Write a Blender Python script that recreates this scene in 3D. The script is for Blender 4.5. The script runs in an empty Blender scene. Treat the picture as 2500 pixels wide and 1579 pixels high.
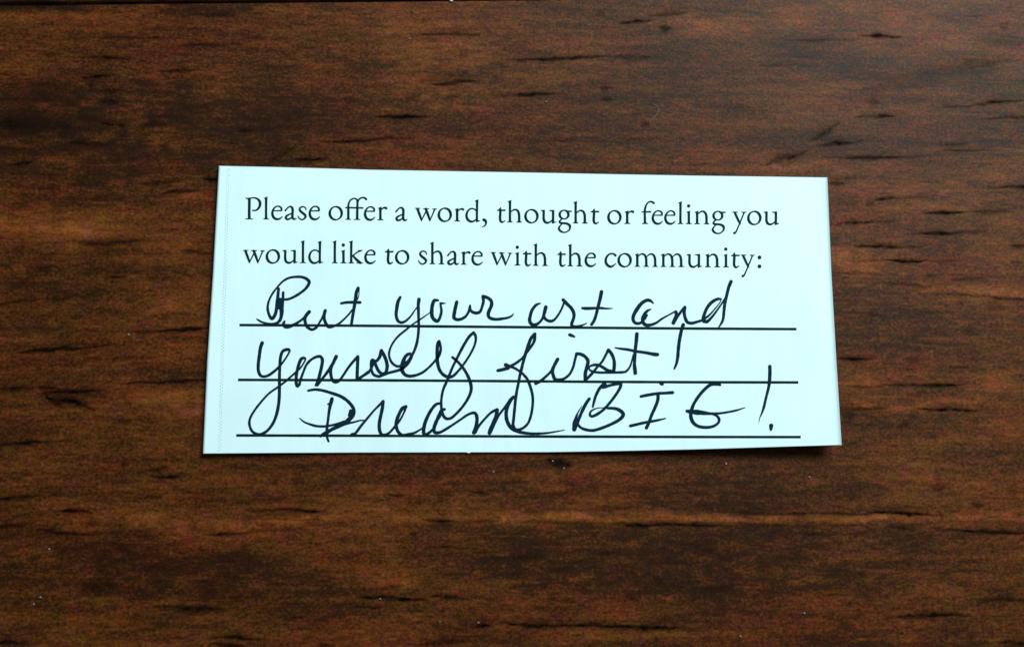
import bpy, math, random
import numpy as np
from mathutils import Matrix, Vector

SC = bpy.context.scene
COL = SC.collection
rng = np.random.default_rng(7)
random.seed(7)

# ------------------------------------------------------------------ camera
F_PX, CX, CY = 2680.0, 1250.0, 789.5            # focal length and centre, in photograph pixels
N = np.array([-0.059, 0.169, 1.0]); N /= np.linalg.norm(N)   # table normal seen from the camera (x right, y down, z ahead)
Z0 = 0.157                                       # metres from the lens to the table, along the axis
D = Z0 * N[2]
EX = np.array([1.0, 0, 0]); EX -= N * (N @ EX); EX /= np.linalg.norm(EX)
UP = -N
EY = np.cross(UP, EX)
R = np.stack([EX, EY, UP])                       # camera -> table coordinates
P0 = np.array([0, 0, Z0])


def on_table(px, py, h=0.0):
    """world point at height h above the table seen at photograph pixel (px, py)"""
    px = np.asarray(px, float); py = np.asarray(py, float)
    d = np.stack([(px - CX) / F_PX, (py - CY) / F_PX, np.ones_like(px)], -1)
    t = (D - h) / (d @ N)
    return (d * t[..., None] - P0) @ R.T


cam = bpy.data.cameras.new('camera')
cam.sensor_width = 36.0
cam.lens = 36.0 * F_PX / 2500.0
cam.clip_start, cam.clip_end = 0.005, 50.0
cam_o = bpy.data.objects.new('camera', cam); COL.objects.link(cam_o)
M = Matrix.Identity(4)
cols = [R @ np.array([1, 0, 0]), R @ np.array([0, -1, 0]), R @ np.array([0, 0, -1])]
for c in range(3):
    for r in range(3):
        M[r][c] = cols[c][r]
pos = R @ (-P0)
for r in range(3):
    M[r][3] = pos[r]
cam_o.matrix_world = M
SC.camera = cam_o

# ------------------------------------------------------------------ light
w = bpy.data.worlds.new('World'); SC.world = w; w.use_nodes = True
bg = w.node_tree.nodes['Background']
bg.inputs[0].default_value = (0.56, 0.86, 1.0, 1)
bg.inputs[1].default_value = 0.17


def area(name, loc, target, size, power, colour):
    l = bpy.data.lights.new(name, 'AREA'); l.shape = 'RECTANGLE'
    l.size, l.size_y = size; l.energy = power; l.color = colour
    o = bpy.data.objects.new(name, l); COL.objects.link(o)
    o.location = loc
    o.rotation_euler = (Vector(target) - Vector(loc)).to_track_quat('-Z', 'Y').to_euler()
    return o


area('window_light', (0.27, 0.37, 0.43), (0, 0, 0), (0.38, 0.30), 7.2, (0.66, 0.96, 0.985))

SC.view_settings.view_transform = 'Standard'
SC.view_settings.look = 'None'
SC.view_settings.gamma = 1.0
SC.view_settings.exposure = 0.0
SC.view_settings.use_curve_mapping = False


# ------------------------------------------------------------------ material helpers
class NT:
    def __init__(s, name):
        s.m = bpy.data.materials.new(name); s.m.use_nodes = True
        s.t = s.m.node_tree; s.b = s.t.nodes['Principled BSDF']

    def n(s, typ, **k):
        nd = s.t.nodes.new(typ)
        for a, v in k.items():
            setattr(nd, a, v)
        return nd

    def link(s, a, b):
        s.t.links.new(a, b)

    def val(s, sock, v):
        if isinstance(v, bpy.types.NodeSocket):
            s.link(v, sock)
        else:
            sock.default_value = v

    def math(s, op, a, b=0.0, c=0.0, clamp=False):
        nd = s.n('ShaderNodeMath', operation=op, use_clamp=clamp)
        for i, v in enumerate((a, b, c)):
            s.val(nd.inputs[i], v)
        return nd.outputs[0]

    def mix(s, fac, a, b, mode='MIX'):
        nd = s.n('ShaderNodeMix', data_type='RGBA', blend_type=mode)
        s.val(nd.inputs[0], fac); s.val(nd.inputs[6], a); s.val(nd.inputs[7], b)
        return nd.outputs[2]

    def ramp(s, v, lo, hi, a=0.0, b=1.0):
        nd = s.n('ShaderNodeMapRange'); nd.interpolation_type = 'SMOOTHSTEP'
        s.link(v, nd.inputs[0])
        for i, q in enumerate((lo, hi, a, b)):
            nd.inputs[i + 1].default_value = q
        return nd.outputs[0]

    def noise(s, scale, stretch=(1, 1, 1), detail=4.0, rough=0.5, dist=0.0, off=(0, 0, 0), out=0):
        tc = s.n('ShaderNodeTexCoord'); mp = s.n('ShaderNodeMapping')
        s.link(tc.outputs['Object'], mp.inputs[0])
        mp.inputs['Scale'].default_value = stretch
        mp.inputs['Location'].default_value = off
        nz = s.n('ShaderNodeTexNoise')
        s.link(mp.outputs[0], nz.inputs['Vector'])
        nz.inputs['Scale'].default_value = scale; nz.inputs['Detail'].default_value = detail
        nz.inputs['Roughness'].default_value = rough; nz.inputs['Distortion'].default_value = dist
        return nz.outputs[out]

    def attr(s, name):
        return s.n('ShaderNodeAttribute', attribute_name=name).outputs['Fac']


def tag(o, label=None, cat=None, group=None, kind=None):
    for k, v in (('label', label), ('category', cat), ('group', group), ('kind', kind)):
        if v:
            o[k] = v
    return o


def mesh_obj(name, verts, faces, mat, parent=None, smooth=False, attrs=None):
    me = bpy.data.meshes.new(name)
    me.from_pydata([tuple(map(float, v)) for v in verts], [], [tuple(map(int, f)) for f in faces])
    me.materials.append(mat)
    if smooth:
        me.polygons.foreach_set('use_smooth', [True] * len(me.polygons))
    for k, v in (attrs or {}).items():
        a = me.attributes.new(k, 'FLOAT', 'POINT'); a.data.foreach_set('value', np.asarray(v, np.float32))
    me.update()
    o = bpy.data.objects.new(name, me); COL.objects.link(o)
    if parent:
        o.parent = parent
    return o


# ------------------------------------------------------------------ wooden table
# dark pores and cracks of the wood: (origin x, origin y, pixels per pixel), then x0 y0 x1 y1 thickness strength
PORES = [
    ((0, 0, 2.408), """1150 85 1380 90 20 .6; 600 225 960 222 10 .6; 1060 268 1280 268 9 .75; 460 342 770 342 17 .8; 480 450 640 450 24 .85;
     940 418 1150 412 15 .75; 1440 230 1560 225 18 .5; 590 525 740 530 22 .6; 590 605 690 605 34 .65; 590 715 750 740 28 .75; 830 760 990 730 44 .5;
     400 850 610 845 34 .6; 50 965 190 955 18 .85; 0 740 120 735 60 .5; 2220 695 2500 682 13 .95; 1890 840 2200 825 13 .9; 2200 825 2300 812 8 .5; 1720 942 1920 930 18 .95;
     1570 950 1750 860 34 .5; 840 1075 1060 1068 22 .65; 1190 1055 1290 1055 20 .95; 950 1140 1180 1120 18 .85; 1180 1118 1280 1120 8 .5; 1200 1190 1270 1190 15 .5;
     430 1440 850 1410 24 .45; 1090 1480 1250 1490 15 .6; 1400 770 1480 775 18 .6; 500 505 560 510 22 .6; 0 780 450 720 90 .4; 540 1160 680 1150 36 .4;
     290 1220 540 1210 60 .3; 20 1210 150 1215 30 .4; 930 850 1000 845 26 .5; 1340 850 1400 850 24 .4; 0 30 420 30 46 .55; 60 900 330 850 70 .35"""),
    ((900, 0, 3.01), """370 258 800 255 14 .75; 1060 435 1730 420 24 .85; 1730 415 2100 425 30 .5; 470 615 800 605 28 .9; 340 590 600 580 26 .4; 880 710 1340 690 16 .6; 1080 702 1340 688 14 .95;
     1340 690 1450 690 9 .4; 90 865 340 860 22 .95; 1850 165 2080 155 20 .75; 2040 105 2320 105 24 .65; 2130 215 2220 212 36 .75; 30 1025 330 1015 16 .55;
     560 550 640 555 16 .5; 250 750 390 690 34 .4; 560 740 670 700 50 .4; 1700 640 1770 650 40 .5; 1700 740 1800 740 26 .5; 2000 930 2060 910 24 .5; 1690 60 1740 120 70 .3;
     1040 1200 1130 1190 12 .5; 640 1000 690 1020 30 .4; 920 960 1000 990 50 .35; 1850 1020 2100 1030 14 .3"""),
    ((1500, 0, 2.408), """1440 220 1680 215 22 .85; 1050 240 1430 235 9 .45; 1430 690 1650 682 15 .75; 1200 850 1400 840 22 .85; 1400 840 1480 825 9 .5;
     1150 815 1330 720 40 .55; 890 985 1130 880 46 .65; 1220 930 1800 925 9 .6; 1380 926 1650 926 16 .75; 2080 625 2408 590 20 .75; 1930 632 2100 628 9 .5; 2170 698 2500 695 13 .65; 1900 855 2070 850 11 .55;
     1930 885 2220 885 9 .6; 1260 1085 1350 1085 28 .8; 1260 1050 1480 1046 14 .3; 1530 1170 1640 1165 15 .85; 1640 1165 1850 1165 8 .5; 2280 1105 2500 1105 18 .85; 2180 1100 2290 1105 8 .5; 1820 1258 2060 1250 13 .95;
     2060 1250 2330 1245 12 .55; 1330 1315 1500 1308 13 .85; 1290 1320 1340 1318 8 .4; 1500 1308 1650 1308 9 .5; 1790 1378 2050 1370 17 .95; 1720 1375 1800 1378 8 .5; 2050 1370 2200 1360 14 .45; 1430 1455 1700 1453 22 .98; 1700 1453 1820 1452 12 .5;
     1400 490 2408 370 120 .22; 1950 420 2408 340 60 .25; 2100 300 2408 230 100 .2; 1480 610 1560 610 44 .4; 1480 1210 1530 1190 30 .45; 1310 1190 1450 1185 34 .25; 2260 150 2320 150 50 .3; 1480 90 1600 70 50 .2"""),
    ((2000, 380, 2.454), """100 1225 330 1215 24 .9; 370 1380 900 1370 13 .75; 600 1385 830 1372 18 .7; 110 1382 370 1384 9 .5; 400 630 640 632 19 .95; 200 630 410 630 8 .5; 640 632 850 632 12 .5;
     980 850 1250 860 17 .75; 380 765 640 785 15 .6; 1150 540 1250 545 26 .75; 800 740 1000 735 16 .4; 780 1270 900 1270 11 .65; 500 1225 620 1220 26 .4;
     690 830 990 845 12 .5; 850 870 860 900 24 .5; 80 700 370 715 10 .5; 640 715 700 720 26 .4; 1000 900 1100 920 60 .35; 290 960 330 970 50 .3; 1150 1240 1230 1235 12 .5; 860 1060 930 1050 40 .3; 1150 640 1227 645 14 .5;
     0 1512 350 1518 24 .45; 690 1510 760 1515 14 .4"""),
    ((1500, 950, 2.408), """1780 125 2130 125 19 .9; 1500 115 1600 115 15 .55; 2130 125 2300 120 10 .4; 1340 108 1500 116 9 .35; 1010 735 1130 730 15 .75; 1130 730 1500 735 9 .65; 650 720 1010 735 8 .5; 1500 730 1920 738 17 .98;
     1910 715 1928 765 14 .7; 0 790 200 800 20 .7; 200 795 700 805 13 .7; 700 800 1500 800 9 .4; 1600 810 1760 822 13 .65; 1900 830 2500 848 16 .85; 1620 1332 2080 1330 28 .9;
     2090 1250 2500 1235 28 .65; 0 1395 380 1400 28 .75; 1850 570 1960 570 44 .5; 2100 670 2170 690 22 .6; 1420 1305 1450 1305 22 .6; 2250 1500 2500 1495 34 .85;
     2290 600 2408 590 70 .3; 1340 150 1420 160 50 .3; 1660 210 1760 200 44 .3; 420 950 740 1000 90 .25; 820 1080 960 1090 60 .35; 460 1160 720 1160 50 .35; 20 1240 150 1230 40 .35;
     1430 1090 1500 1100 40 .35; 380 1420 600 1400 30 .3; 1120 860 1210 850 26 .5; 1240 1340 1400 1390 30 .3"""),
    ((0, 950, 2.408), """-40 320 280 310 19 .9; 280 308 460 300 9 .4; -40 642 230 630 26 .97; 330 722 540 718 18 .9; -40 798 130 805 20 .75; 210 830 540 850 28 .85; 250 20 580 10 13 .85;
     270 50 560 115 40 .85; 880 515 1060 512 22 .9; 860 470 990 460 22 .6; 1430 715 1560 718 8 .5; 1560 715 1930 718 18 .9; 1200 850 1450 848 15 .8; 1450 845 1750 815 17 .45; 2270 618 2370 620 16 .85;
     2110 620 2160 620 12 .65; 2110 1230 2500 1235 22 .95; 2070 1280 2250 1280 9 .65; 920 1290 1330 1290 38 .7; 1290 1465 1530 1468 28 .9; 1240 1505 1450 1510 22 .85;
     -40 1495 150 1490 22 .85; 1680 1345 1780 1343 13 .65; 470 1080 700 1170 130 .4; 1870 1500 1960 1505 16 .5; 700 450 760 440 18 .6; 840 640 950 630 22 .5; 1090 310 1190 300 60 .4;
     300 930 420 1000 60 .4; 640 900 760 980 60 .4; 1160 1180 1300 1060 90 .25; 40 500 180 510 40 .35; 380 300 540 280 40 .3; 720 1350 850 1330 50 .3; 1410 900 1440 960 60 .35; 1600 545 1630 545 24 .5; 1710 545 1780 545 40 .35"""),
    ((900, 1050, 2.875), """480 455 600 450 14 .55; 740 445 850 445 24 .7; 370 640 620 635 24 .9; 620 645 900 640 13 .55; 1050 640 1700 650 12 .5; 1850 685 1960 680 44 .6; 1700 655 2300 668 14 .6;
     480 815 590 815 14 .75; 290 735 330 735 34 .7; 430 1175 680 1180 34 .75; 730 1375 860 1368 30 .95; 930 1365 1340 1370 34 .97; 1340 1375 1900 1380 24 .85; 1900 1388 2300 1400 22 .45;
     290 1485 700 1480 44 .6; 1240 235 1420 245 80 .9; 430 340 520 340 50 .4; 1480 560 1850 545 22 .4; 1380 440 1600 430 60 .3; 780 750 830 752 12 .6; 1020 460 1500 440 30 .3;
     350 1060 480 1050 60 .4; 980 890 1200 880 50 .35; 1600 880 1700 870 60 .35; 2260 1200 2300 1200 80 .4; 1250 1180 1310 1190 60 .4"""),
    ((0, 500, 3.042), """920 955 1250 930 14 .65; 1200 940 1600 908 21 .99; 130 1110 420 1075 22 .8; 240 1092 420 1075 28 .95; 400 1075 600 1062 28 .99; 600 1062 830 1035 15 .65; -40 745 300 705 34 .7; 330 700 520 690 34 .55;
     -40 1340 230 1378 44 .8; 230 1360 430 1358 11 .8; 330 1400 720 1380 17 .85; 320 1410 480 1500 54 .8; 920 1330 1180 1310 18 .75; 1130 1310 1580 1300 21 .97;
     770 540 940 530 18 .75; 600 300 1050 262 20 .5; 1340 345 1440 350 20 .6; 1440 190 1590 180 13 .55; 520 690 820 640 22 .35; 940 715 1000 720 26 .5; 590 290 850 300 50 .3; 60 380 90 500 50 .3; 160 470 430 470 60 .3; 230 480 400 460 50 .25"""),
]
# broad tones of the stain: centre x y, radius x y, strength (+ pale, - dark), photograph pixels
TONES = [(110, 320, 330, 90, -.75), (330, 230, 260, 90, -.35), (180, 10, 420, 22, -.8), (1000, 130, 170, 120, .35), (330, 190, 220, 60, .15), (700, 300, 260, 90, -.25),
         (1350, 180, 350, 60, .25), (1700, 40, 200, 40, .3), (2250, 60, 260, 80, .22), (2230, 190, 300, 40, -.25), (1650, 240, 250, 90, -.15), (950, 360, 120, 30, .35), (1950, 410, 200, 30, .3),
         (2300, 480, 260, 60, .35), (2250, 600, 300, 60, .3), (2060, 640, 90, 40, .45), (2380, 710, 160, 22, .5), (2250, 780, 260, 60, -.15), (2250, 920, 260, 24, .35), (2200, 985, 240, 18, .55), (2430, 1040, 120, 24, .45),
         (2200, 1040, 220, 20, -.3), (170, 555, 200, 34, .45), (480, 520, 60, 60, .2), (420, 790, 160, 60, .2), (440, 980, 170, 40, .45), (160, 1180, 260, 30, .1), (400, 1270, 260, 36, .3),
         (2000, 1262, 560, 11, .75), (1300, 1262, 520, 16, .55), (980, 1225, 240, 34, .45), (560, 1285, 260, 26, .35), (280, 1400, 330, 90, -.42), (560, 1400, 200, 70, -.26), (950, 1400, 80, 110, .4), (1480, 1370, 420, 80, -.45),
         (1950, 1400, 400, 80, -.3), (1580, 1545, 260, 18, .5), (1050, 1560, 100, 20, .2), (2100, 1560, 500, 40, -.2), (2330, 1160, 200, 60, .1), (1750, 1190, 260, 60, -.2), (1350, 1190, 300, 50, -.15),
         (100, 700, 180, 60, -.2), (180, 450, 240, 40, -.3), (230, 860, 220, 20, .1), (500, 700, 100, 60, .12), (2420, 330, 180, 40, -.3)]


def smooth_noise(n, m, cells, seed):
    """band of value noise on an n x m raster"""
    g = np.random.default_rng(seed).random((cells[0] + 2, cells[1] + 2))
    y = np.linspace(0, cells[0], n); x = np.linspace(0, cells[1], m)
    yi = y.astype(int); xi = x.astype(int)
    fy = (y - yi)[:, None]; fx = (x - xi)[None]
    fy = fy * fy * (3 - 2 * fy); fx = fx * fx * (3 - 2 * fx)
    a = g[yi][:, xi]; b = g[yi][:, xi + 1]; c = g[yi + 1][:, xi]; d = g[yi + 1][:, xi + 1]
    return (a * (1 - fx) + b * fx) * (1 - fy) + (c * (1 - fx) + d * fx) * fy


def to_px(X, Y):
    """photograph pixel of a point of the table, used to read the wood survey above"""
    p = np.stack([X, Y, np.zeros_like(X)], -1) @ R + P0
    return p[..., 0] / p[..., 2] * F_PX + CX, p[..., 1] / p[..., 2] * F_PX + CY


def axis(lo, hi, step, far):
    a = list(np.arange(lo, hi, step))
    s, v = step, hi
    while v < far:
        a.append(v); s *= 1.25; v += s
    a.append(far)
    s, v, b = step, lo - step, []
    while v > -far:
        b.append(v); s *= 1.25; v -= s
    return np.array([-far] + b[::-1] + a)


xs = axis(-0.0805, 0.0785, 0.000165, 0.42)
ys = axis(-0.0500, 0.0545, 0.000150, 0.30)
XX, YY = np.meshgrid(xs, ys)
PX, PY = to_px(XX, YY)
ny_, nx_ = XX.shape
# survey rasters, 2.5 photograph pixels per cell, covering the photographed part of the table
STEP = 2.5
RX0, RY0, RW, RH = -60, -40, 1050, 672
gx = RX0 + np.arange(RW) * STEP; gy = RY0 + np.arange(RH) * STEP
pore = np.zeros((RH, RW)); tone = np.zeros((RH, RW))
wob1 = smooth_noise(RH, RW, (200, 130), 3) - .5
wob2 = smooth_noise(RH, RW, (330, 260), 4) - .5
for (ox, oy, sc), txt in PORES:
    for item in txt.split(';'):
        x0, y0, x1, y1, th, st = map(float, item.split())
        x0, x1 = ox + x0 / sc, ox + x1 / sc; y0, y1 = oy + y0 / sc, oy + y1 / sc; th /= sc
        L = math.hypot(x1 - x0, y1 - y0)
        pad = th * 2 + 14
        i0 = max(0, int((min(y0, y1) - pad - RY0) / STEP)); i1 = min(RH, int((max(y0, y1) + pad - RY0) / STEP) + 2)
        j0 = max(0, int((min(x0, x1) - L * .25 - pad - RX0) / STEP)); j1 = min(RW, int((max(x0, x1) + L * .25 + pad - RX0) / STEP) + 2)
        if i1 <= i0 or j1 <= j0:
            continue
        X, Y = np.meshgrid(gx[j0:j1], gy[i0:i1])
        ux, uy = (x1 - x0) / L, (y1 - y0) / L
        u = ((X - x0) * ux + (Y - y0) * uy) / L
        ph = random.random() * 9
        v = -(X - x0) * uy + (Y - y0) * ux + math.sin(ph) * th * .15 + th * .28 * np.sin(u * 3.5 + ph) * min(1, L / 90) + wob1[i0:i1, j0:j1] * (2.2 + th * .3)
        hw = th * .50 * (np.clip(1 - np.abs(2 * u - 1) ** 1.25, 0, 1) ** 1.1) * (1 + .55 * wob2[i0:i1, j0:j1]) + .4
        body = .85 * np.exp(-np.abs(v / (hw + 1.2)) ** 2.3) + .22 * np.exp(-(v / (hw * 1.9 + 3.5)) ** 2)
        ends = np.clip((0.62 - np.abs(u - .5)) / .17, 0, 1)
        val = st * body * ends * (1 + .45 * wob2[i0:i1, j0:j1])
        if th > 12:
            val *= 1.0
        pore[i0:i1, j0:j1] = 1 - (1 - pore[i0:i1, j0:j1]) * (1 - np.clip(val, 0, .98))
GX, GY = np.meshgrid(gx, gy)
warp = (smooth_noise(RH, RW, (40, 22), 11) - .5) * 130
wob3 = (smooth_noise(RH, RW, (70, 46), 12) - .5) * .5 + (smooth_noise(RH, RW, (170, 110), 13) - .5) * .5
for (x, y, rx, ry, s) in TONES:
    q = ((GX + warp * .9 - x) / rx) ** 2 + ((GY + warp * .5 * min(1, ry / 60) - y) / ry) ** 2
    tone += s * np.exp(-q * 1.1) * (1 + 2.2 * wob3)
tone += (smooth_noise(RH, RW, (26, 9), 21) - .5) * .34 + (smooth_noise(RH, RW, (60, 22), 22) - .5) * .30 + (smooth_noise(RH, RW, (150, 44), 23) - .5) * .22


def sample(rast, px, py, fill=0.0):
    x = (px - RX0) / STEP; y = (py - RY0) / STEP
    ok = (x > 0) & (x < RW - 1.01) & (y > 0) & (y < RH - 1.01)
    x = np.clip(x, 0, RW - 1.02); y = np.clip(y, 0, RH - 1.02)
    xi = x.astype(int); yi = y.astype(int); fx = x - xi; fy = y - yi
    r = rast[yi, xi] * (1 - fx) * (1 - fy) + rast[yi, xi + 1] * fx * (1 - fy) + rast[yi + 1, xi] * (1 - fx) * fy + rast[yi + 1, xi + 1] * fx * fy
    return np.where(ok, r, fill)


A_pore = sample(pore, PX, PY); A_tone = sample(tone, PX, PY)
# gap between two boards along the far side of the picture
seam = np.interp(PX, [0, 350, 700, 1000, 1500, 2500], [11, 6, 3, 0, -6, -14])
gap = np.exp(-((PY - seam) / 3.2) ** 2) * np.clip((PX + 600) / 900, .25, 1)
ZZ = -0.000012 * A_pore - 0.0006 * gap
verts = np.stack([XX, YY, ZZ], -1).reshape(-1, 3)
idx = np.arange(ny_ * nx_).reshape(ny_, nx_)
quads = np.stack([idx[:-1, :-1], idx[:-1, 1:], idx[1:, 1:], idx[1:, :-1]], -1).reshape(-1, 4)

m = NT('stained_wood')
b = m.b
pore_s = m.attr('pore'); tone_s = m.attr('tone'); gap_s = m.attr('gap')
G = 1000.0                                                     # noise scales per metre of table
broad = m.noise(60, (.35, 1, 1), 5, .55)
flame = m.noise(230, (.34, 1, 1), 4, .6, .4, (3, 1, 0))
fleck = m.noise(1350, (.42, 1, 1), 2, .6, .5, (1, 2, 0))
speck = m.noise(2700, (.85, 1, 1), 1.5, .6, .3, (5, 2, 0))
hue_a = m.noise(430, (.7, 1, 1), 4, .72, .5, (7, 3, 0))
hue_b = m.noise(520, (.75, 1, 1), 4, .72, .5, (2, 9, 0))
fine = m.noise(900, (.085, 1, 1), 4, .6, .2, (4, 8, 0))
cent = lambda v, g: m.math('MULTIPLY_ADD', v, g, -g * .5)
lum = m.math('MULTIPLY_ADD', tone_s, .47, .44)
lum = m.math('ADD', lum, cent(broad, .22))
lum = m.math('ADD', lum, cent(flame, .24))
lum = m.math('ADD', lum, cent(fleck, .62))
lum = m.math('ADD', lum, cent(speck, .85))
lum = m.math('ADD', lum, cent(fine, .58))
cr = m.n('ShaderNodeValToRGB'); m.link(lum, cr.inputs[0])
e = cr.color_ramp.elements
e[0].position = 0.0; e[0].color = (.0165, .0046, .0011, 1)
e[1].position = 1.0; e[1].color = (.275, .063, .0135, 1)
for p_, c_ in ((.28, (.037, .0088, .0014, 1)), (.5, (.090, .0205, .0031, 1)), (.75, (.166, .0385, .0060, 1))):
    q = e.new(p_); q.color = c_
col = cr.outputs[0]
col = m.mix(m.ramp(hue_a, .51, .67, 0, .62), col, m.mix(1.0, col, (.80, 1.12, .55, 1), 'MULTIPLY'))     # olive flecks
col = m.mix(m.ramp(hue_b, .50, .66, 0, .95), col, m.mix(1.0, col, (1.10, .84, 2.5, 1), 'MULTIPLY'))    # wine flecks
col = m.mix(m.ramp(hue_a, .48, .34, 0, .70), col, m.mix(1.0, col, (1.30, .90, .75, 1), 'MULTIPLY'))     # rust flecks
pm = m.math('MULTIPLY', pore_s, m.math('MULTIPLY_ADD', fleck, 1.3, .36), clamp=True)
broad_hue = m.noise(85, (.5, 1, 1), 3, .6, .6, (9, 6, 0))
col = m.mix(m.ramp(broad_hue, .48, .66, 0, .8), col, m.mix(1.0, col, (1.16, .90, .95, 1), 'MULTIPLY'))      # redder stain
col = m.mix(m.ramp(broad_hue, .50, .34, 0, .8), col, m.mix(1.0, col, (1.0, 1.03, .84, 1), 'MULTIPLY'))       # browner stain
# small pores everywhere between the large ones
sp = m.noise(560, (.085, 1, 1), 4, .62, .5, (11, 4, 0))
sp = m.ramp(sp, .60, .76, 0, .42)
pm = m.math('MAXIMUM', pm, sp)
col = m.mix(pm, col, (.0028, .0016, .0011, 1))
col = m.mix(m.ramp(gap_s, .25, .8), col, (.0012, .001, .0008, 1))
m.link(col, b.inputs['Base Color'])
m.val(b.inputs['Roughness'], m.math('MULTIPLY_ADD', fleck, .16, .40))
m.val(b.inputs['Specular IOR Level'], m.math('MULTIPLY_ADD', pm, -.08, .088, clamp=True))
bump = m.n('ShaderNodeBump'); bump.inputs['Strength'].default_value = .22; bump.inputs['Distance'].default_value = .00012
m.link(m.math('SUBTRACT', m.math('ADD', fleck, m.math('MULTIPLY', speck, .5)), m.math('MULTIPLY', pm, .45)), bump.inputs['Height'])
m.link(bump.outputs[0], b.inputs['Normal'])
WOOD = m.m

me = bpy.data.meshes.new('wooden_table')
me.vertices.add(len(verts)); me.vertices.foreach_set('co', verts.astype(np.float32).ravel())
me.loops.add(quads.size); me.loops.foreach_set('vertex_index', quads.astype(np.int32).ravel())
me.polygons.add(len(quads)); me.polygons.foreach_set('loop_start', np.arange(0, quads.size, 4, dtype=np.int32))
me.update(calc_edges=True)
me.polygons.foreach_set('use_smooth', np.ones(len(quads), bool))
for k, v in (('pore', A_pore), ('tone', A_tone), ('gap', gap)):
    a = me.attributes.new(k, 'FLOAT', 'POINT'); a.data.foreach_set('value', v.astype(np.float32).ravel())
me.materials.append(WOOD)
table = bpy.data.objects.new('wooden_table', me); COL.objects.link(table)
tag(table, 'dark brown stained wooden table top with black grain streaks under the card', 'table', kind='structure')


# ------------------------------------------------------------------ paper card
def lift(px, py):
    """height of the card's face above the table: a bowed card, resting on its middle, right end up"""
    u = (px - 500) / 1550.0; v = (py - 405) / 700.0
    return (0.34 + 0.55 * np.clip((.30 - u) / .3, 0, 1) ** 2 + 2.3 * np.clip((u - .42) / .58, 0, 1.1) ** 1.7 * (.55 + .45 * v)) * 1e-3


TOP = [(534, 405), (664, 407.7), (811, 411.7), (900, 414.5), (1100, 418), (1300, 421.5), (1500, 425.5), (1700, 429), (1850, 431), (2020, 433.5)]
BOT = [(495, 1107), (700, 1105.4), (880, 1104.6), (1138, 1104), (1144, 1106.4), (1150, 1104), (1340, 1103.6), (1500, 1101), (1700, 1096.8), (1900, 1090.6), (2055, 1086)]
LEF = [(534, 405), (520, 660), (505.5, 880), (495, 1107)]
RIG = [(2020, 433.5), (2029.5, 660), (2042, 880), (2055, 1086)]


def edge(pts, s, ax):
    p = np.array(pts, float); t = (p[:, ax] - p[0, ax]) / (p[-1, ax] - p[0, ax])
    return np.stack([np.interp(s, t, p[:, 0]), np.interp(s, t, p[:, 1])], -1)


def ease(n, r):     # parameter denser near both ends
    k = np.array([0, .12, .3, .55, 1.0]) * r
    return np.concatenate([k, np.linspace(r, 1 - r, n)[1:-1], (1 - k)[::-1]])


S = ease(230, .0042); T = ease(60, .0055)
for extra in ((1138 - 495) / 1560., (1144 - 495) / 1560., (1150 - 495) / 1560.):
    S = np.sort(np.append(S, extra))
et, eb, el, er = edge(TOP, S, 0), edge(BOT, S, 0), edge(LEF, T, 1), edge(RIG, T, 1)
s_, t_ = np.meshgrid(S, T)
c00, c10, c01, c11 = et[0], et[-1], eb[0], eb[-1]
P = ((1 - t_)[..., None] * et[None] + t_[..., None] * eb[None] + (1 - s_)[..., None] * el[:, None] + s_[..., None] * er[:, None]
     - ((1 - s_) * (1 - t_))[..., None] * c00 - (s_ * (1 - t_))[..., None] * c10 - ((1 - s_) * t_)[..., None] * c01 - (s_ * t_)[..., None] * c11)
THICK = 0.00026


def roll(d, r, depth):
    q = np.clip(1 - d / r, 0, 1)
    return depth * (1 - np.sqrt(np.clip(1 - q * q, 0, 1)))


drop = np.maximum.reduce([roll(s_ * 1540, 4, .00012), roll((1 - s_) * 1540, 6, .00016), roll(t_ * 690, 2.5, .00012), roll((1 - t_) * 690, 1.6, .00006)])
H = lift(P[..., 0], P[..., 1])
# grey mixed in along the left, right and top edges, widest on the right
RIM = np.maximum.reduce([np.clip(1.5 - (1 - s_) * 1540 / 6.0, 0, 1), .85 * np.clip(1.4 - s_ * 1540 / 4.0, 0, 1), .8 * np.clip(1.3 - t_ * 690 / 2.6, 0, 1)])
top = on_table(P[..., 0], P[..., 1], H - drop)
flat = on_table(P[..., 0], P[..., 1], H)
under = np.array(top); under[..., 2] = np.maximum(np.minimum(flat[..., 2] - THICK, top[..., 2] - .00003), .00002)
nt, ns = s_.shape
iid = np.arange(nt * ns).reshape(nt, ns)
fs = [(iid[i, j], iid[i + 1, j], iid[i + 1, j + 1], iid[i, j + 1]) for i in range(nt - 1) for j in range(ns - 1)]
K = nt * ns
fs += [(K + iid[i, j], K + iid[i, j + 1], K + iid[i + 1, j + 1], K + iid[i + 1, j]) for i in range(nt - 1) for j in range(ns - 1)]
ring = [iid[0, j] for j in range(ns)] + [iid[i, ns - 1] for i in range(1, nt)] + [iid[nt - 1, j] for j in range(ns - 2, -1, -1)] + [iid[i, 0] for i in range(nt - 2, 0, -1)]
for a_, b_ in zip(ring, ring[1:] + ring[:1]):
    fs.append((a_, b_, K + b_, K + a_))
m = NT('card_paper'); b = m.b
fib = m.noise(420, (1, .12, 1), 4, .6)
blot = m.noise(70, (1, 1, 1), 3, .5, 0, (3, 3, 0))
v = m.math('ADD', m.math('MULTIPLY_ADD', fib, .11, .70), m.math('MULTIPLY', blot, .10))
cc = m.n('ShaderNodeCombineColor'); m.link(m.math('MULTIPLY', v, .985), cc.inputs[0]); m.link(v, cc.inputs[1]); m.link(m.math('MULTIPLY', v, 1.0), cc.inputs[2])
m.link(cc.outputs[0], b.inputs['Base Color'])
b.inputs['Roughness'].default_value = .62; b.inputs['Specular IOR Level'].default_value = .3
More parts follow.
